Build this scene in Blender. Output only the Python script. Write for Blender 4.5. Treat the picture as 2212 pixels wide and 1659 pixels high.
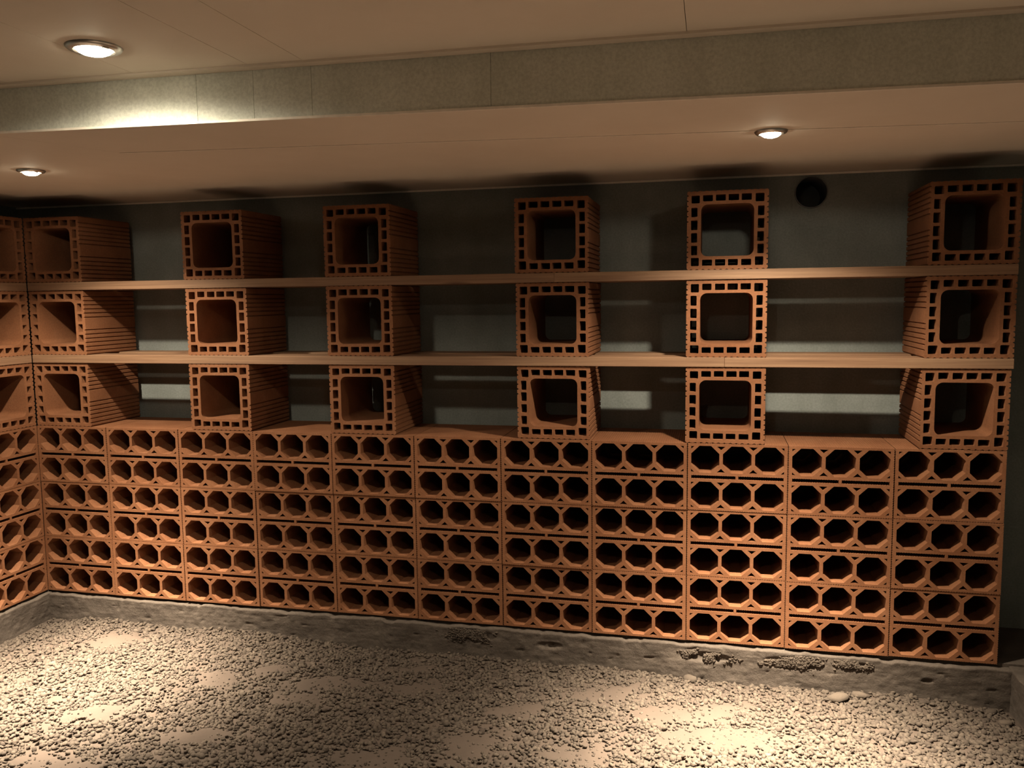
import bpy, bmesh, math, random
import numpy as np
from mathutils import Vector, Matrix
from mathutils.geometry import delaunay_2d_cdt

random.seed(7); RNG = np.random.default_rng(7)
sc = bpy.context.scene
for o in list(bpy.data.objects): bpy.data.objects.remove(o)
COL = sc.collection

# ------------------------------------------------------------------ camera, world, exposure, lamps
CAM = np.array([2.96283, -3.17932, 1.31172])
ROT = Matrix(((0.97324774, -0.22948695, -0.01116133),
              (0.22941436, 0.96798714, 0.10183298),
              (-0.01256532, -0.10166929, 0.99473889)))      # columns: right, forward, up
FPX = 1822.974
cd = bpy.data.cameras.new('camera'); cam = bpy.data.objects.new('camera', cd); COL.objects.link(cam)
right, fwd, up = (ROT.col[i].copy() for i in range(3))
m = Matrix.Identity(4)
for i in range(3):
    m[i][0] = right[i]; m[i][1] = up[i]; m[i][2] = -fwd[i]; m[i][3] = CAM[i]
cam.matrix_world = m
cd.sensor_fit = 'HORIZONTAL'; cd.sensor_width = 36; cd.lens = FPX / 2212 * 36
cd.clip_start = .05; cd.clip_end = 60
sc.camera = cam

w = bpy.data.worlds.new('world'); sc.world = w; w.use_nodes = True
w.node_tree.nodes['Background'].inputs[0].default_value = (.6, .7, 1, 1)
w.node_tree.nodes['Background'].inputs[1].default_value = 0.0

sc.view_settings.view_transform = 'Standard'; sc.view_settings.look = 'None'
sc.view_settings.gamma = 1; sc.view_settings.use_curve_mapping = False
sc.view_settings.exposure = 0.0

LAMP_W = 3350.0                      # narrow halogen reflectors in the lowered ceiling
BEAM, BEAM_EXP = 18.3, 2.6           # half width of their core (degrees) and how sharply it ends
SPILL, SPILL_IN, SPILL_OUT = .045, 48.0, 66.0
FLOOD_W = 90.0                       # wide lamp with a flat lens in the higher ceiling
LAMP_RGB = (1.0, .885, .68)
BULB_GLOW = 60.0

# ------------------------------------------------------------------ helpers
def tag(o, label=None, cat=None, group=None, kind=None):
    if label: o['label'] = label
    if cat: o['category'] = cat
    if group: o['group'] = group
    if kind: o['kind'] = kind
    return o

def link(name, me, mat=None, parent=None, loc=None, rotz=0):
    o = bpy.data.objects.new(name, me); COL.objects.link(o)
    if mat and len(me.materials) == 0: me.materials.append(mat)
    if parent: o.parent = parent
    if loc is not None: o.location = loc
    o.rotation_euler = (0, 0, rotz)
    return o

def mesh_of(name, verts, faces):
    me = bpy.data.meshes.new(name); me.from_pydata([tuple(v) for v in verts], [], faces); me.update()
    return me

def box_mesh(name, x0, x1, y0, y1, z0, z1, bev=0.0):
    bm = bmesh.new(); bmesh.ops.create_cube(bm, size=1)
    for v in bm.verts:
        v.co = ((x0 + x1) / 2 + v.co.x * (x1 - x0), (y0 + y1) / 2 + v.co.y * (y1 - y0), (z0 + z1) / 2 + v.co.z * (z1 - z0))
    if bev: bmesh.ops.bevel(bm, geom=bm.edges[:], offset=bev, segments=1, affect='EDGES')
    me = bpy.data.meshes.new(name); bm.to_mesh(me); bm.free(); return me

def pip(p, poly):
    x, y = p; c = False; j = len(poly) - 1
    for i in range(len(poly)):
        xi, yi = poly[i]; xj, yj = poly[j]
        if (yi > y) != (yj > y) and x < (xj - xi) * (y - yi) / (yj - yi) + xi: c = not c
        j = i
    return c

def extrude_profile(name, outer, holes, depth, wob=0.0, smooth=None):
    """profile in x,z with holes, extruded along +y from 0 to depth"""
    vs, es = [], []
    for loop in [outer] + holes:
        b = len(vs); n = len(loop); vs += [Vector(p) for p in loop]
        es += [(b + i, b + (i + 1) % n) for i in range(n)]
    V, Ed, F, _, _, _ = delaunay_2d_cdt(vs, es, [], 0, 1e-6)
    keep = []
    for f in F:
        c = sum((V[i] for i in f), Vector((0, 0))) / len(f)
        if pip(c, outer) and not any(pip(c, h) for h in holes): keep.append(f)
    n = len(V); cnt = {}
    for f in keep:
        k = len(f)
        for i in range(k):
            a, b = f[i], f[(i + 1) % k]
            cnt.setdefault((min(a, b), max(a, b)), []).append((a, b))
    front = [(v.x, 0.0, v.y) for v in V]; back = [(v.x, depth, v.y) for v in V]
    faces = [tuple(f) for f in keep] + [tuple(i + n for i in reversed(f)) for f in keep]
    for l in cnt.values():
        if len(l) == 1:
            a, b = l[0]; faces.append((b, a, a + n, b + n))
    me = mesh_of(name, front + back, faces)
    bm = bmesh.new(); bm.from_mesh(me)
    bmesh.ops.delete(bm, geom=[v for v in bm.verts if not v.link_faces], context='VERTS')
    bmesh.ops.recalc_face_normals(bm, faces=bm.faces[:])
    bm.to_mesh(me); bm.free()
    if smooth:
        me.shade_smooth(); me.set_sharp_from_angle(angle=math.radians(smooth))
    return me

def vnoise(x, y, scale, seed, n=64):
    g = np.random.default_rng(seed).random((n, n))
    u = x / scale; v = y / scale
    i = np.floor(u).astype(int); j = np.floor(v).astype(int); fu = u - i; fv = v - j
    fu = fu * fu * (3 - 2 * fu); fv = fv * fv * (3 - 2 * fv)
    a = g[i % n, j % n]; b = g[(i + 1) % n, j % n]; c = g[i % n, (j + 1) % n]; d = g[(i + 1) % n, (j + 1) % n]
    return (a * (1 - fu) + b * fu) * (1 - fv) + (c * (1 - fu) + d * fu) * fv - .5

# ------------------------------------------------------------------ materials
def newmat(name):
    mt = bpy.data.materials.new(name); mt.use_nodes = True
    nt = mt.node_tree; return mt, nt, nt.nodes['Principled BSDF']

def ramp(nt, fac, stops):
    r = nt.nodes.new('ShaderNodeValToRGB'); nt.links.new(fac, r.inputs[0])
    while len(r.color_ramp.elements) < len(stops): r.color_ramp.elements.new(.5)
    for e, (p, c) in zip(r.color_ramp.elements, stops): e.position = p; e.color = (*c, 1)
    return r.outputs[0]

def noise(nt, vec, scale, detail=4, rough=.6):
    n = nt.nodes.new('ShaderNodeTexNoise'); n.inputs['Scale'].default_value = scale
    n.inputs['Detail'].default_value = detail; n.inputs['Roughness'].default_value = rough
    if vec is not None: nt.links.new(vec, n.inputs['Vector'])
    return n.outputs['Fac']

def coords(nt, which='Object', scale=(1, 1, 1), rand=False):
    t = nt.nodes.new('ShaderNodeTexCoord'); mp = nt.nodes.new('ShaderNodeMapping')
    nt.links.new(t.outputs[which], mp.inputs['Vector']); mp.inputs['Scale'].default_value = scale
    if rand:
        oi = nt.nodes.new('ShaderNodeObjectInfo'); mul = nt.nodes.new('ShaderNodeMath'); mul.operation = 'MULTIPLY'
        nt.links.new(oi.outputs['Random'], mul.inputs[0]); mul.inputs[1].default_value = 37
        nt.links.new(mul.outputs[0], mp.inputs['Location'])
    return mp.outputs[0]

def bump(nt, b, h, strength, dist):
    bp = nt.nodes.new('ShaderNodeBump'); bp.inputs['Strength'].default_value = strength
    bp.inputs['Distance'].default_value = dist
    nt.links.new(h, bp.inputs['Height']); nt.links.new(bp.outputs[0], b.inputs['Normal'])

def mixc(nt, fac, a, b, mode='MIX'):
    mx = nt.nodes.new('ShaderNodeMix'); mx.data_type = 'RGBA'; mx.blend_type = mode
    for s, v in ((0, fac), (6, a), (7, b)):
        if isinstance(v, (int, float)): mx.inputs[s].default_value = v
        elif isinstance(v, tuple): mx.inputs[s].default_value = (*v, 1)
        else: nt.links.new(v, mx.inputs[s])
    return mx.outputs[2]

def mat_terracotta():
    mt, nt, b = newmat('fired_clay')
    v = coords(nt, 'Object', rand=True)
    c1 = ramp(nt, noise(nt, v, 9, 5), [(.3, (.187, .071, .030)), (.55, (.218, .088, .039)), (.8, (.248, .109, .054))])
    c2 = ramp(nt, noise(nt, v, 160, 3), [(.35, (.82, .82, .82)), (.6, (1, 1, 1))])
    oi = nt.nodes.new('ShaderNodeObjectInfo')
    c3 = ramp(nt, oi.outputs['Random'], [(0, (.88, .86, .84)), (1, (1.0, 1.0, 1.0))])
    nt.links.new(mixc(nt, 1.0, mixc(nt, 1.0, c1, c2, 'MULTIPLY'), c3, 'MULTIPLY'), b.inputs['Base Color'])
    b.inputs['Roughness'].default_value = .82; b.inputs['Specular IOR Level'].default_value = .25
    bump(nt, b, noise(nt, v, 220, 4), .35, .0015)
    return mt

def mat_concrete(name, dark, light, scale=6, boards=None, bstr=.4):
    mt, nt, b = newmat(name)
    v = coords(nt, 'Object')
    c = ramp(nt, noise(nt, v, scale, 6), [(.3, dark), (.7, light)])
    f = ramp(nt, noise(nt, v, 130, 3), [(.3, (.8, .8, .8)), (.65, (1, 1, 1))])
    col = mixc(nt, 1.0, c, f, 'MULTIPLY')
    if boards:                                   # print of the formwork boards, across the given axis
        vb = coords(nt, 'Object', boards)
        g = ramp(nt, noise(nt, vb, 1, 4), [(.35, (.86, .86, .85)), (.65, (1, 1, 1))])
        col = mixc(nt, .8, col, g, 'MULTIPLY')
    nt.links.new(col, b.inputs['Base Color'])
    b.inputs['Roughness'].default_value = .9; b.inputs['Specular IOR Level'].default_value = .2
    bump(nt, b, noise(nt, v, 90, 6, .7), bstr, .004)
    return mt

def mat_wood():
    mt, nt, b = newmat('pine')
    v = coords(nt, 'Object', (1.2, 26, 60), rand=True)
    g = ramp(nt, noise(nt, v, 1.6, 6, .65), [(.3, (.14, .073, .041)), (.5, (.205, .112, .064)), (.72, (.27, .160, .092))])
    vk = coords(nt, 'Object', (2.1, 6, 9), rand=True)
    vo = nt.nodes.new('ShaderNodeTexVoronoi'); vo.inputs['Scale'].default_value = 1.0
    nt.links.new(vk, vo.inputs['Vector'])
    k = ramp(nt, vo.outputs['Distance'], [(.07, (.42, .36, .3)), (.17, (1, 1, 1))])
    nt.links.new(mixc(nt, 1.0, g, k, 'MULTIPLY'), b.inputs['Base Color'])
    b.inputs['Roughness'].default_value = .62; b.inputs['Specular IOR Level'].default_value = .3
    bump(nt, b, noise(nt, v, 2.4, 4), .2, .002)
    return mt

def mat_ceiling(name, a, c):
    mt, nt, b = newmat(name)
    v = coords(nt, 'Object')
    nt.links.new(ramp(nt, noise(nt, v, 3, 5), [(.3, a), (.7, c)]), b.inputs['Base Color'])
    b.inputs['Roughness'].default_value = .75; b.inputs['Specular IOR Level'].default_value = .2
    bump(nt, b, noise(nt, v, 160, 3), .12, .002)
    return mt

def mat_ground(name, stops, scale, rand=False):
    mt, nt, b = newmat(name)
    v = coords(nt, 'Object')
    col = ramp(nt, noise(nt, v, scale, 5), stops)
    if rand:                                      # each stone its own tone
        a = nt.nodes.new('ShaderNodeAttribute'); a.attribute_name = 'tone'
        oi = nt.nodes.new('ShaderNodeObjectInfo')
        ad = nt.nodes.new('ShaderNodeMath'); ad.operation = 'ADD'
        nt.links.new(a.outputs['Fac'], ad.inputs[0]); nt.links.new(oi.outputs['Random'], ad.inputs[1])
        fr = nt.nodes.new('ShaderNodeMath'); fr.operation = 'FRACT'; nt.links.new(ad.outputs[0], fr.inputs[0])
        t = ramp(nt, fr.outputs[0], [(0, (.66, .62, .60)), (.35, (.86, .84, .80)), (.8, (1, .98, .93)), (1, (1.22, 1.2, 1.14))])
        col = mixc(nt, 1.0, col, t, 'MULTIPLY')
    nt.links.new(col, b.inputs['Base Color'])
    b.inputs['Roughness'].default_value = .9; b.inputs['Specular IOR Level'].default_value = .25
    bump(nt, b, noise(nt, v, 260, 5, .7), .45, .003)
    return mt

def mat_plain(name, col, rough=.5, metal=0.0):
    mt, nt, b = newmat(name)
    v = coords(nt, 'Object')
    d = tuple(x * .85 for x in col)
    nt.links.new(ramp(nt, noise(nt, v, 40, 3), [(.3, d), (.7, col)]), b.inputs['Base Color'])
    b.inputs['Roughness'].default_value = rough; b.inputs['Metallic'].default_value = metal
    return mt

M_CLAY = mat_terracotta()
M_WALL = mat_concrete('wall_concrete', (.20, .215, .20), (.275, .29, .275), 5, (7, 7, .35))
M_CURB = mat_concrete('footing_concrete', (.068, .0515, .0415), (.112, .0865, .070), 7, (.6, .6, 45), .7)
M_BEAM = mat_concrete('beam_concrete', (.66, .68, .60), (.76, .77, .69), 5, (9, 9, .5), .2)
M_CEIL = mat_ceiling('ceiling_board', (.74, .66, .56), (.80, .72, .62))
M_SOFF = mat_ceiling('soffit_board', (.74, .65, .55), (.80, .71, .61))
M_STRIP = mat_plain('joint_filler', (.88, .80, .70), .6)
M_WOOD = mat_wood()
M_SAND = mat_ground('sand', [(.3, (.050, .0347, .0262)), (.7, (.064, .0448, .0342))], 5)
M_STONE = mat_ground('pebble', [(.3, (.056, .042, .0332)), (.7, (.083, .0625, .050))], 14, True)
M_STEEL = mat_plain('brushed_steel', (.62, .60, .57), .35, 1.0)
M_PVC = mat_plain('grey_plastic', (.10, .105, .11), .5)
def mat_bulb():
    mt, nt, b = newmat('lit_bulb')
    b.inputs['Base Color'].default_value = (.9, .85, .75, 1)
    b.inputs['Emission Color'].default_value = (1, .86, .62, 1); b.inputs['Emission Strength'].default_value = BULB_GLOW
    return mt
M_BULB = mat_bulb()

# ------------------------------------------------------------------ dimensions (metres; z = 0 is the underside of the bricks)
W, H = .36, .2548                    # pitch of the wine bricks
DEP = .33                            # depth of bricks and blocks
YW = .375                            # back wall plane
XL, XR, YF = -.375, 4.33, -4.3       # other walls
ZS = 1.784                           # underside of the lowered slab
def zmain(x): return 1.906 + .0128 * (x - 1.0)      # main ceiling, slightly out of level
def yedge(x): return -1.175 + .0685 * (x - 1.0)     # front edge of the lowered slab
def yjoint(x): return -.80 + .115 * (x - 1.134)     # board joint in the lowered slab

# ------------------------------------------------------------------ walls
def struct(name, me, mat): return tag(link(name, me, mat), kind='structure')
VX, VZ, VR = 3.337, 1.7085, .0625    # vent hole
hole = [(VX + VR * math.cos(a), VZ + VR * math.sin(a)) for a in np.linspace(0, 2 * math.pi, 32, endpoint=False)]
wb = struct('wall_back', extrude_profile('wall_back', [(XL - .2, -.45), (XR + .2, -.45), (XR + .2, 2.1), (XL - .2, 2.1)], [hole], .25, smooth=30), M_WALL)
wb.location.y = YW
struct('wall_left', box_mesh('wall_left', XL - .2, XL, YF, YW, -.45, 2.1), M_WALL)
struct('wall_right', box_mesh('wall_right', XR, XR + .2, YF, YW, -.45, 2.1), M_WALL)
struct('wall_front', box_mesh('wall_front', XL - .2, XR + .2, YF - .2, YF, -.45, 2.1), M_WALL)

# ------------------------------------------------------------------ ceiling: main boards, lowered slab, joints
def slab(name, pts, z0f, z1, mat, parent):
    n = len(pts)
    v = [(x, y, z0f(x)) for x, y in pts] + [(x, y, z1) for x, y in pts]
    f = [tuple(reversed(range(n))), tuple(range(n, 2 * n))] + [(i, (i + 1) % n, n + (i + 1) % n, n + i) for i in range(n)]
    me = mesh_of(name, v, f)
    bm = bmesh.new(); bm.from_mesh(me); bmesh.ops.recalc_face_normals(bm, faces=bm.faces[:]); bm.to_mesh(me); bm.free()
    return link(name, me, mat, parent)

ceiling = struct('ceiling', box_mesh('ceiling', XL - .2, XR + .2, YF - .2, YW + .25, 2.1, 2.25), M_CEIL)
xj = [XL, .62, 1.10, 1.475, 1.795, 1.945, 2.898, 3.85, XR]
g = .0007
yr = -2.62
for i in range(len(xj) - 1):
    a, b = xj[i] + g, xj[i + 1] - g
    slab('panel', [(a, yr + g), (b, yr + g), (b, yedge(b) + .05), (a, yedge(a) + .05)], zmain, 2.1, M_CEIL, ceiling)
    slab('panel', [(a, YF), (b, YF), (b, yr - g), (a, yr - g)], zmain, 2.1, M_CEIL, ceiling)
# lowered slab: concrete beam in front, boarded soffit behind
xe = [XL, 1.31, 1.63, 1.79, 1.95, 2.42, XR]
for i in range(len(xe) - 1):         # the face shows the boards of its formwork
    a, b = xe[i] + .0005, xe[i + 1] - .0005
    slab('beam_section', [(a, yedge(a)), (b, yedge(b)), (b, yedge(b) + .045), (a, yedge(a) + .045)], lambda x: ZS + .0005, 2.1, M_BEAM, ceiling)
x0 = 1.134
slab('panel', [(x0 - .1465, yedge(x0 - .147) + .004), (XR, yedge(XR) + .004), (XR, yjoint(XR) - .0005), (x0 + .0005, yjoint(x0) - .0005)], lambda x: ZS, 2.1, M_SOFF, ceiling)
slab('panel', [(XL, yedge(XL) + .004), (x0 - .1475, yedge(x0 - .147) + .004), (x0, yjoint(x0) + .0005), (XR, yjoint(XR) + .0005), (XR, YW), (XL, YW)], lambda x: ZS, 2.1, M_SOFF, ceiling)
slab('joint_strip', [(x0, yjoint(x0) - .006), (XR, yjoint(XR) - .006), (XR, yjoint(XR) + .005), (x0, yjoint(x0) + .005)], lambda x: ZS - .0018, ZS, M_STRIP, ceiling)
slab('joint_strip', [(XL, yedge(XL) - .004), (XR, yedge(XR) - .004), (XR, yedge(XR) + .006), (XL, yedge(XL) + .006)], lambda x: ZS - .003, ZS + .003, M_STRIP, ceiling)
slab('joint_strip', [(XL, yedge(XL) - .035), (XR, yedge(XR) - .035), (XR, yedge(XR) - .001), (XL, yedge(XL) - .001)], lambda x: zmain(x) - .006, 2.05, M_CEIL, ceiling)
struct('trim_1', box_mesh('trim_1', XL, XR, YW - .008, YW, ZS - .009, ZS - .0015), M_STRIP)

# ------------------------------------------------------------------ downlights
def lathe(name, prof, n=32, smooth=40):
    v, f = [], []
    for k in range(n):
        a = 2 * math.pi * k / n
        v += [(r * math.cos(a), r * math.sin(a), z) for r, z in prof]
    p = len(prof)
    for k in range(n):
        for i in range(p - 1):
            f.append((k * p + i, k * p + i + 1, ((k + 1) % n) * p + i + 1, ((k + 1) % n) * p + i))
    me = mesh_of(name, v, f); bm = bmesh.new(); bm.from_mesh(me)
    bmesh.ops.remove_doubles(bm, verts=bm.verts[:], dist=1e-5)
    bmesh.ops.recalc_face_normals(bm, faces=bm.faces[:]); bm.to_mesh(me); bm.free()
    me.shade_smooth(); me.set_sharp_from_angle(angle=math.radians(smooth)); return me

RING = lathe('trim_ring', [(.031, .001), (.031, -.006), (.034, -.009), (.043, -.007), (.047, -.002), (.047, .001), (.031, .001)])
GLASS = lathe('bulb', [(.0, -.0195), (.010, -.0188), (.020, -.0160), (.0265, -.0115), (.0305, -.0055), (.0305, .0)], smooth=80)
CLIP = box_mesh('retaining_clip', -.006, .006, .028, .039, -.011, -.0075, .001)

def spot_data(flood, spill=SPILL, gain=1.0):
    L = bpy.data.lights.new('halogen_beam', 'SPOT'); L.energy = (FLOOD_W if flood else LAMP_W) * gain; L.color = LAMP_RGB
    L.spot_size = math.radians(172); L.spot_blend = .12; L.shadow_soft_size = .045 if flood else .022
    L.use_nodes = True; nt = L.node_tree
    em = [n for n in nt.nodes if n.type == 'EMISSION'][0]
    def mth(op, a, b=None):
        n = nt.nodes.new('ShaderNodeMath'); n.operation = op
        for i, v in enumerate((a, b)):
            if v is None: continue
            if isinstance(v, (int, float)): n.inputs[i].default_value = v
            else: nt.links.new(v, n.inputs[i])
        return n.outputs[0]
    ge = nt.nodes.new('ShaderNodeNewGeometry'); sx = nt.nodes.new('ShaderNodeSeparateXYZ')
    nt.links.new(ge.outputs['Incoming'], sx.inputs[0])
    c = mth('ABSOLUTE', sx.outputs[2])                          # cosine from the lamp's axis
    if flood:                                                   # recessed lens: fades out towards the horizontal
        mr = nt.nodes.new('ShaderNodeMapRange'); mr.interpolation_type = 'SMOOTHSTEP'; nt.links.new(c, mr.inputs['Value'])
        mr.inputs['From Min'].default_value = .06; mr.inputs['From Max'].default_value = .50
        out = mth('MULTIPLY', c, mr.outputs[0])
    else:
        th = mth('DIVIDE', mth('ARCCOSINE', c), math.radians(BEAM))
        core = mth('EXPONENT', mth('MULTIPLY', mth('POWER', th, BEAM_EXP), -1.0))
        mr = nt.nodes.new('ShaderNodeMapRange'); mr.interpolation_type = 'SMOOTHSTEP'
        nt.links.new(c, mr.inputs['Value'])
        mr.inputs['From Min'].default_value = math.cos(math.radians(SPILL_OUT)); mr.inputs['From Max'].default_value = math.cos(math.radians(SPILL_IN))
        mr.inputs['To Min'].default_value = 0.002; mr.inputs['To Max'].default_value = spill
        out = mth('ADD', core, mr.outputs[0])
    nt.links.new(out, em.inputs['Strength'])
    return L
SPOT = spot_data(False); FLOOD = spot_data(True); FILL_SPOT = spot_data(False, .006, 1.25)      # the last, with little spill, serves the added fill lamp

def downlight(x, y, z, label, size=1.0, beam=SPOT):
    e = bpy.data.objects.new('recessed_downlight', None); COL.objects.link(e); e.location = (x, y, z); e.empty_display_size = .05
    tag(e, label, 'lamp', 'recessed ceiling downlights')
    ps = [link('trim_ring', RING, M_STEEL, e), link('bulb', GLASS, M_BULB, e)]
    ps += [link('retaining_clip', CLIP, M_STEEL, e, rotz=math.pi * k + 1.2) for k in range(2)]
    for q in ps: q.scale = (size, size, 1)
    s = bpy.data.objects.new('halogen_beam', beam); COL.objects.link(s); s.parent = e; s.location = (0, 0, -.0215)
    return e
downlight(1.535, -1.395, zmain(1.535), 'lit round downlight in the higher ceiling in front of the beam, nearest', 1.35, FLOOD)
downlight(.601, -.590, ZS, 'lit round downlight in the lowered ceiling near the left wall corner')
downlight(3.124, -.564, ZS - .0015, 'lit round downlight in the lowered ceiling on the right, before the vent')

downlight(2.75, -2.35, zmain(2.75), 'added unseen fill downlight in the higher ceiling, above the camera', 1.0, FILL_SPOT)  # added fill lamp out of view; its bounce off the floor brightens the ceiling

# ------------------------------------------------------------------ vent pipe in the back wall
t = lathe('vent_pipe', [(.0585, -.02), (.0622, -.02), (.0622, .22), (0, .22), (0, .215), (.0585, .215), (.0585, -.02)])
vp = link('vent_pipe', t, M_PVC); vp.rotation_euler = (-math.pi / 2, 0, 0); vp.location = (VX, YW + .012, VZ)
tag(vp, 'round dark vent pipe opening high in the concrete back wall', 'vent')

# ------------------------------------------------------------------ concrete footing (curb) under the bricks
def groundz(x, y):
    e = np.interp(x, [-.3, .0, .49, 1.38, 2.19, 2.91, 3.73, 4.0], [-.104, -.128, -.114, -.124, -.134, -.148, -.150, -.168])
    d = np.clip(-y / .5, 0, 1)
    h = e * (1 - d) + -.142 * d
    return h + .022 * vnoise(x, y, .33, 3) + .012 * vnoise(x, y, .12, 5)

HONEY = [(2.03, -.045, .10, .028), (3.27, -.050, .11, .024), (3.48, -.042, .06, .014), (2.95, -.055, .10, .02), (3.73, -.075, .02, .008), (2.35, -.06, .05, .015)]
def curb(name, p0, p1, nrm, seed, zt=-.0145):
    """front face from p0 to p1 (xy), outward normal nrm, with a broken top lip"""
    L = math.dist(p0, p1); nx = int(L / .006) + 1; nz = 44
    s = np.linspace(0, L, nx); ux, uy = (p1[0] - p0[0]) / L, (p1[1] - p0[1]) / L
    rows, verts = [], []
    top = zt + .006 * vnoise(s, s * 0 + seed, .05, seed) + .004 * vnoise(s, s * 0 + 2, .017, seed + 1) - .006 * np.clip(vnoise(s, s * 0, .03, seed + 2) - .25, 0, 1) * 4
    for k in range(nz + 1):
        t_ = k / nz
        z = -.32 + (top + .32) * (t_ ** .55)
        d = .006 * vnoise(s, z + seed, .09, seed) + .003 * vnoise(s, z, .02, seed + 4)
        d = d - .030 * np.clip(vnoise(s * .6, z + .3, .016, seed + 7) - .36, 0, 1) - .0025 * np.abs(vnoise(s * .08, z, .006, seed + 8))
        wx = p0[0] + ux * s
        for hx, hz, rx, rz in HONEY:
            if abs(nrm[1]) < .5: continue
            q = ((wx - hx) / rx) ** 2 + ((z - hz) / rz) ** 2
            pit = np.clip(1.15 - q, 0, 1)
            d = d - pit * (.007 + .016 * np.clip(vnoise(wx, z, .011, 21) + .1, 0, 1))
        rows.append((wx + nrm[0] * d, p0[1] + uy * s + nrm[1] * d, z))
    # lip going back under the bricks
    rows.append((rows[-1][0] - nrm[0] * .004, rows[-1][1] - nrm[1] * .004, top + .003))
    rows.append((rows[-1][0] - nrm[0] * .05, rows[-1][1] - nrm[1] * .05, top + .002))
    R = len(rows)
    for r in rows: verts += list(zip(*[np.broadcast_to(c, s.shape) for c in r]))
    faces = [(k * nx + i, k * nx + i + 1, (k + 1) * nx + i + 1, (k + 1) * nx + i) for k in range(R - 1) for i in range(nx - 1)]
    me = mesh_of(name, verts, faces); me.shade_smooth()
    return me
cb = struct('baseboard_back', curb('baseboard_back', (-.02, -.016), (4.03, -.016), (0, -1), 11), M_CURB)
link('bed', box_mesh('bed', -.015, 4.33, .016, YW - .001, -.32, -.0005), M_CURB, cb)
cl = struct('baseboard_left', curb('baseboard_left', (.016, -4.3), (.016, .02), (1, 0), 31), M_CURB)
link('bed', box_mesh('bed', XL + .001, -.0165, YF, YW - .001, -.32, -.0005), M_CURB, cl)
cr = struct('baseboard_right', curb('baseboard_right', (4.0, .02), (4.0, -4.3), (-1, 0), 51, -.012), M_CURB)
link('bed', box_mesh('bed', 4.005, XR - .001, YF, .0155, -.32, -.011), M_CURB, cr)

# ------------------------------------------------------------------ floor: sand with gravel
nx, ny = 440, 240
gx = np.linspace(XL, XR, nx); gy = np.concatenate([np.linspace(YF, -1.9, 30)[:-1], np.linspace(-1.9, .01, ny)])
X, Y = np.meshgrid(gx, gy)
Z = groundz(X, Y) + .004 * vnoise(X, Y, .03, 9) + .002 * vnoise(X, Y, .011, 10)
PATCH = [(.85, -.715, .17, .05), (1.146, -.408, .13, .05), (1.31, -.312, .10, .03), (1.31, -.81, .14, .05), (.94, -1.06, .15, .06),
         (1.56, -.38, .16, .05), (1.90, -.31, .15, .05), (2.589, -.243, .18, .05), (2.89, -.337, .20, .06), (3.0, -.457, .20, .07),
         (2.185, -.659, .18, .07), (1.93, -.827, .16, .07), (1.508, -.505, .12, .05), (2.55, -.639, .16, .07), (1.85, -.17, .12, .03), (.5, -.2, .12, .05), (2.3, -.42, .1, .04)]
def patch(x, y):
    q = np.zeros_like(x)
    for px, py, rx, ry in PATCH:
        dx, dy = x - px, y - py
        u = dx * .96 + dy * .28; v = -dx * .28 + dy * .96
        q = np.maximum(q, 1.25 - np.sqrt((u / rx) ** 2 + (v / (ry * 1.2)) ** 2) + 1.1 * vnoise(x, y, .055, 14) + .7 * vnoise(x, y, .02, 15) - .1)
    return np.clip(q * 1.5, 0, 1)
Z = Z + .0055 * patch(X, Y)
n = len(gy)
verts = np.stack([X.ravel(), Y.ravel(), Z.ravel()], 1)
faces = [(j * nx + i, j * nx + i + 1, (j + 1) * nx + i + 1, (j + 1) * nx + i) for j in range(n - 1) for i in range(nx - 1)]
fm = mesh_of('floor', verts, faces); fm.shade_smooth()
floor = struct('floor', fm, M_SAND)

def blob(seed, nu=8, nv=4, flat=.72):
    r = np.random.default_rng(seed); v = [(0, 0, flat)]
    for i in range(1, nv):
        t_ = math.pi * i / nv
        for k in range(nu):
            a = 2 * math.pi * (k + .5 * i) / nu
            v.append((math.sin(t_) * math.cos(a), math.sin(t_) * math.sin(a), math.cos(t_) * flat))
    v.append((0, 0, -flat)); v = np.array(v) * (1 + .20 * (r.random((len(v), 1)) - .5) * 2)
    v[:, 0] *= 1 + .25 * r.random(); L = len(v) - 1; f = []
    for k in range(nu):
        f.append((0, 1 + k, 1 + (k + 1) % nu)); b = 1 + (nv - 2) * nu
        f.append((L, b + (k + 1) % nu, b + k))
        for i in range(nv - 2):
            a0, a1 = 1 + i * nu + k, 1 + i * nu + (k + 1) % nu
            f += [(a0, a0 + nu, a1), (a1, a0 + nu, a1 + nu)]
    return v, f

N0 = 42000
sx_ = RNG.uniform(-.0, 4.02, N0); sy_ = RNG.uniform(-1.55, -.012, N0)
p = patch(sx_, sy_)
keep = (RNG.random(N0) > p * .80) & (sx_ > .03) & (sx_ < 3.985)
sx_, sy_, p = sx_[keep], sy_[keep], p[keep]
sr = .0042 + .0048 * RNG.random(len(sx_)) ** 1.8 + .0020 * (vnoise(sx_, sy_, .2, 17) + .5)
sr *= 1 - .5 * p
sz = groundz(sx_, sy_) + sr * RNG.uniform(-.05, .55, len(sx_)) + .001 + .004 * p
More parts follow.
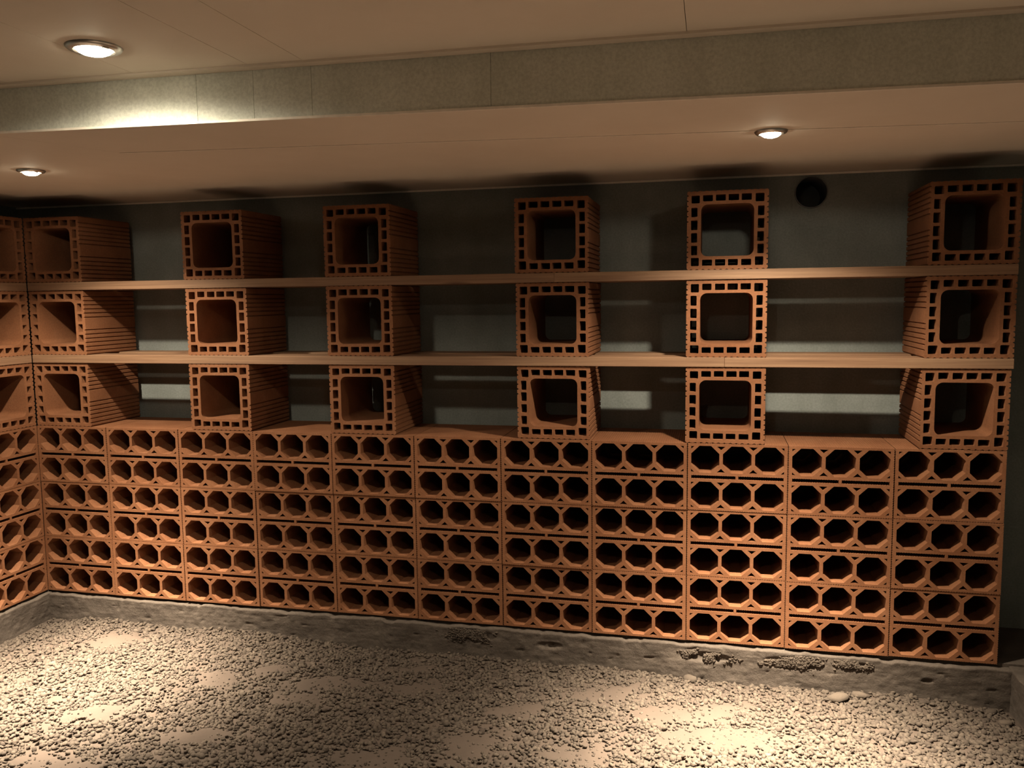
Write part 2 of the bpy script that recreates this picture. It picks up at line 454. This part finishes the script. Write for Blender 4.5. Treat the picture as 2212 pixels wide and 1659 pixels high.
# which show largest in the photograph
P = np.stack([sx_, sy_, sz], 1) - CAM
Rm = np.array(ROT); cx_, cy_, cz_ = (P @ Rm).T
u_ = 1106 + FPX * cx_ / cy_; v_ = 829.5 - FPX * cz_ / cy_
vis = (u_ > 5) & (u_ < 2207) & (v_ < 1650)
size = np.where(vis, sr * FPX / cy_, 0)
big = np.argsort(-size)[:285]
BL = []
for k in range(8):
    v, f = blob(100 + k); me = mesh_of('stone', v, f); me.shade_smooth(); me.materials.append(M_STONE); BL.append(me)
for n_, i in enumerate(big):
    o = bpy.data.objects.new('stone', BL[n_ % 8]); COL.objects.link(o); o.parent = floor
    o.location = (sx_[i], sy_[i], sz[i]); o.scale = (sr[i] * 1.1,) * 3
    o.rotation_euler = (RNG.normal(0, .35), RNG.normal(0, .35), RNG.uniform(0, 6.28))
for (bx, by, r_) in [(2.896, -.028, .026), (3.42, -.085, .034), (3.50, -.045, .024), (3.71, -.06, .015), (3.93, -.05, .019), (.075, -.045, .020),
                     (1.20, -.03, .017), (3.60, -.10, .018), (3.82, -.09, .016), (.55, -.03, .016), (3.25, -.035, .016), (3.95, -.14, .022)]:
    o = bpy.data.objects.new('stone', BL[random.randrange(8)]); COL.objects.link(o); o.parent = floor
    o.location = (bx, by, float(groundz(np.array(bx), np.array(by))) + r_ * .3); o.scale = (r_ * 1.1, r_ * .85, r_ * .75)
    o.rotation_euler = (random.uniform(-.3, .3), random.uniform(-.3, .3), random.uniform(-.6, .6))
rest = np.setdiff1d(np.arange(len(sx_)), big)
def scatter(name, xs, ys, zs, rs, mat, parent, nu=6, nv=3, seed=5, upright=None):
    r = np.random.default_rng(seed); V, F, T = [], [], []; off = 0
    shapes = [blob(seed * 50 + k, nu, nv) for k in range(12)]
    sel = r.integers(0, 12, len(xs))
    for k in range(12):
        idx = np.where(sel == k)[0]
        if not len(idx): continue
        v, f = shapes[k]; f = np.array(f); mN = len(idx)
        a = r.uniform(0, 6.28, mN); tx = r.normal(0, .35, mN); ty = r.normal(0, .35, mN)
        ca, sa = np.cos(a), np.sin(a)
        x = v[None, :, 0] * ca[:, None] - v[None, :, 1] * sa[:, None]
        y = v[None, :, 0] * sa[:, None] + v[None, :, 1] * ca[:, None]
        z = v[None, :, 2] + x * tx[:, None] + y * ty[:, None]
        R_ = rs[idx][:, None]
        P_ = np.stack([xs[idx][:, None] + x * R_, ys[idx][:, None] + y * R_, zs[idx][:, None] + z * R_], 2).reshape(-1, 3)
        V.append(P_); F.append((f[None] + (np.arange(mN) * len(v))[:, None, None] + off).reshape(-1, 3))
        T.append(np.repeat(r.random(mN), len(v))); off += len(P_)
    V = np.concatenate(V); F = np.concatenate(F); T = np.concatenate(T)
    me = bpy.data.meshes.new(name); me.vertices.add(len(V)); me.vertices.foreach_set('co', V.ravel().astype(np.float32))
    me.loops.add(F.size); me.loops.foreach_set('vertex_index', F.ravel().astype(np.int32))
    me.polygons.add(len(F)); me.polygons.foreach_set('loop_start', np.arange(0, F.size, 3, dtype=np.int32))
    me.update(calc_edges=True); me.validate()
    at = me.attributes.new('tone', 'FLOAT', 'POINT'); at.data.foreach_set('value', T.astype(np.float32))
    me.shade_smooth()
    return tag(link(name, me, mat, parent), kind='stuff')
scatter('gravel', sx_[rest], sy_[rest], sz[rest], sr[rest], M_STONE, floor)
# bare aggregate in the honeycombed spots of the footing
hx, hz, hr = [], [], []
for a, b, rx, rz in HONEY[:4]:
    k = int(5200 * rx * rz * 3.2 / .004 * .25)
    q = RNG.normal(0, .42, (k, 2)); hx += list(a + q[:, 0] * rx); hz += list(b + q[:, 1] * rz); hr += list(RNG.uniform(.0035, .0075, k))
hx, hz, hr = np.array(hx), np.clip(np.array(hz), -.12, -.024), np.array(hr)
ok = vnoise(hx, hz, .03, 77) > -.08
hx, hz, hr = hx[ok], hz[ok], hr[ok]
scatter('bare_aggregate', hx, -.0105 - .003 * RNG.random(len(hx)), hz, hr, M_STONE, cb, seed=8)

# ------------------------------------------------------------------ wine bricks
def teeth(p0, p1, pitch, depth, inward, flat=.5):
    """points from p0 (included) to p1 (excluded) with V grooves cut towards 'inward'"""
    L = math.dist(p0, p1); k = max(1, round(L / pitch)); out = [p0]
    for i in range(k):
        for f_, d in ((flat * .5, 0), (.5, depth), (1 - flat * .5, 0)):
            t_ = (i + f_) / k
            out.append((p0[0] + (p1[0] - p0[0]) * t_ + inward[0] * d, p0[1] + (p1[1] - p0[1]) * t_ + inward[1] * d))
    return out
def octagon(cx, cz, w_, h_):
    a, b = w_ / 2, h_ / 2; c, d = a * .41, b * .41
    return [(cx + x, cz + z) for x, z in ((-c, -b), (c, -b), (a, -d), (a, d), (c, b), (-c, b), (-a, d), (-a, -d))]
def wine_profile():
    bw_, bh_ = .3575, .2533
    outer = teeth((0, 0), (bw_, 0), .0085, .0016, (0, 1)) + teeth((bw_, 0), (bw_, bh_), .0085, .0022, (-1, 0)) \
        + teeth((bw_, bh_), (0, bh_), .0085, .0009, (0, -1)) + teeth((0, bh_), (0, 0), .0085, .0022, (1, 0))
    holes = []; sl = .0136; row = (bh_ - sl) / 2
    for z0, z1 in ((.0085, row - .0105), (row + sl + .0105, bh_ - .0085)):
        zc, hh = (z0 + z1) / 2, z1 - z0
        xc = [bw_ / 2 + k * .1150 for k in (-1, 0, 1)]
        for x in xc: holes.append(octagon(x, zc, .1025, hh))
        for x in (bw_ / 2 - .0575, bw_ / 2 + .0575):
            for s, zz in ((1, z0 + .0015), (-1, z1 - .0015)):
                holes.append([(x - .0150, zz), (x + .0150, zz), (x, zz + s * .0140)][::s])
        for sx in (1, -1):
            xe_ = bw_ / 2 - sx * (bw_ / 2 - .0125)
            for s, zz in ((1, z0 + .002), (-1, z1 - .002)):
                holes.append([(xe_, zz), (xe_ + sx * .0115, zz), (xe_, zz + s * .0100)])
    zA, zB = row, row + sl
    for a, b in ((.0135, bw_ / 2 - .005), (bw_ / 2 + .005, bw_ - .0135)):
        holes.append(teeth((a, zA), (b, zA), .0085, .0014, (0, 1)) + [(b, zA)] + teeth((b, zB), (a, zB), .0085, .0014, (0, -1)) + [(a, zB)])
    return outer, holes
o_, h_ = wine_profile()
WINE = extrude_profile('wine_brick', o_, h_, DEP); WINE.materials.append(M_CLAY)
ORD = ['first', 'second', 'third', 'fourth', 'fifth', 'sixth', 'seventh', 'eighth', 'ninth', 'tenth', 'eleventh']
CRS = ['bottom', 'middle', 'top']
for r_ in range(3):
    for c_ in range(11):
        o = link('wine_brick', WINE, loc=(c_ * W + .0012 + random.uniform(-.0004, .0004), random.uniform(-.003, .003), r_ * H + .0002))
        where = ('at the left corner' if c_ == 0 else 'at the right end' if c_ == 10 else f'{ORD[c_]} column from left corner')
        tag(o, f'terracotta wine brick with six octagonal holes, {CRS[r_]} course, {where}', 'brick', 'wine bricks stacked along the back wall')
    o = link('wine_brick', WINE, loc=(-.0005, -.3575, r_ * H + .0002), rotz=math.pi / 2)
    tag(o, f'terracotta wine brick along the left wall, {CRS[r_]} course, cut by left frame edge', 'brick', 'wine bricks stacked along the left wall')

# ------------------------------------------------------------------ square hollow blocks
BW = .2855; BH = .2835
def rrect(x0, x1, z0, z1, r, n=6):
    out = []
    for cx, cz, a0 in ((x1 - r, z0 + r, -90), (x1 - r, z1 - r, 0), (x0 + r, z1 - r, 90), (x0 + r, z0 + r, 180)):
        out += [(cx + r * math.cos(math.radians(a0 + 90 * k / n)), cz + r * math.sin(math.radians(a0 + 90 * k / n))) for k in range(n + 1)]
    return out
def grooves(p0, p1, inward):
    L = math.dist(p0, p1); out = []
    fr = [.058, .125, .19, .253, .318, .385, .58, .645, .708, .772, .836, .902]
    for f_ in fr:
        for d, dd in ((-.0034, 0), (-.0012, .0052), (.0012, .0052), (.0034, 0)):
            t_ = f_ + d / L
            out.append((p0[0] + (p1[0] - p0[0]) * t_ + inward[0] * dd, p0[1] + (p1[1] - p0[1]) * t_ + inward[1] * dd))
    return out
def block_profile(seed):
    r = random.Random(seed); c = .005
    j = lambda s=.0012: r.uniform(-s, s)
    outer = [(c, 0)] + teeth((c, 0), (BW - c, 0), .0205, .0028, (0, 1), .35)[1:] + [(BW - c, 0), (BW, c)] + grooves((BW, 0), (BW, BH), (-1, 0)) \
        + [(BW, BH - c), (BW - c, BH)] + teeth((BW - c, BH), (c, BH), .0205, .0028, (0, -1), .35)[1:] + [(c, BH), (0, BH - c)] + grooves((0, BH), (0, 0), (1, 0)) + [(0, c)]
    holes = [rrect(.0495, BW - .0495, .0485, BH - .0485, .024)]
    ow = .0145; vd = .0228; cs = .0300
    for sx in (0, 1):
        for sz_ in (0, 1):
            x0_ = ow if sx == 0 else BW - ow - cs; z0_ = ow if sz_ == 0 else BH - ow - cs
            holes.append(rrect(x0_ + j(), x0_ + cs + j(), z0_ + j(), z0_ + cs + j(), .003, 2))
    for k in range(4):
        a = .0555 + k * .0456; b = a + .0350
        for z0_ in (ow, BH - ow - vd):
            holes.append(rrect(a + j(), b + j(), z0_ + j(.0006), z0_ + vd + j(.0006), .0025, 2))
        a = .0545 + k * .0453; b = a + .0345
        for x0_ in (ow, BW - ow - vd):
            holes.append(rrect(x0_ + j(.0006), x0_ + vd + j(.0006), a + j(), b + j(), .0025, 2))
    return outer, holes
BLOCKS = []
for k in range(4):
    a, b = block_profile(40 + k); me = extrude_profile('hollow_block', a, b, DEP, smooth=35); me.materials.append(M_CLAY); BLOCKS.append(me)
BX = {'A': (-.003, -.003, -.003), 'B': (.789, .789, .786), 'C': (1.436, 1.436, 1.434), 'D': (2.228, 2.226, 2.225), 'E': (2.871, 2.871, 2.871), 'F': (3.676, 3.681, 3.683)}
BZ = (.7645, 1.0845, 1.4045)
TIER = ['lowest', 'middle', 'upper']
PLACE = {'A': 'in the left corner', 'B': 'second stack from the left corner', 'C': 'third stack from the left corner',
         'D': 'fourth stack, left of the narrow bay', 'E': 'fifth stack, left of the vent', 'F': 'stack at the right end'}
for c_ in 'ABCDEF':
    for l in range(3):
        x = BX[c_][l]; rz = random.uniform(-.006, .006)
        y = random.uniform(.003, .010) + (abs(rz) * BW if rz < 0 else 0)
        o = link('hollow_block', BLOCKS[random.randrange(4)], loc=(x, y, BZ[l]), rotz=rz if c_ != 'A' else 0)
        tag(o, f'square hollow terracotta block on the {TIER[l]} tier, {PLACE[c_]}', 'block', 'hollow blocks carrying the shelf planks')
for l in range(3):
    o = link('hollow_block', BLOCKS[l], loc=(-.0045, -BW + .0025, BZ[l]), rotz=math.pi / 2)
    tag(o, f'square hollow terracotta block on the left wall, {TIER[l]} tier, cut by frame edge', 'block', 'hollow blocks on the left wall')

# ------------------------------------------------------------------ shelf planks: two per level with a gap between them
ZP = (1.0484, 1.3684); TH = .0355
def plank(x0, x1, y0, y1, z, label, group, left=False):
    me = box_mesh('shelf_plank', 0, x1 - x0, 0, y1 - y0, 0, TH, .0015)
    o = link('shelf_plank', me, M_WOOD, loc=(x0, y0, z))
    tag(o, label, 'shelf', group)
    return o
for l, (lv, xc) in enumerate((('lower', 3.010), ('upper', 2.378))):
    z = ZP[l] + .0001
    for (x0, x1, side) in ((.001, xc - .0002, 'long left piece'), (xc + .0002, 3.967, 'short right piece')):
        plank(x0, x1, .0005, .125, z, f'front pine plank of the {lv} shelf, {side}, along the back wall', 'shelf planks of the back wall')
        plank(x0, x1, .222, .33, z, f'rear pine plank of the {lv} shelf, {side}, behind the gap', 'shelf planks of the back wall')
    for y0, y1, nm in ((.0005, .125, 'front'), (.222, .33, 'rear')):
        me = box_mesh('shelf_plank', 0, .36, 0, y1 - y0, 0, TH, .0015)
        o = link('shelf_plank', me, M_WOOD, loc=(-y0, -.3605, z), rotz=math.pi / 2)
        tag(o, f'{nm} pine plank of the {lv} shelf on the left wall, at frame edge', 'shelf', 'shelf planks of the left wall')
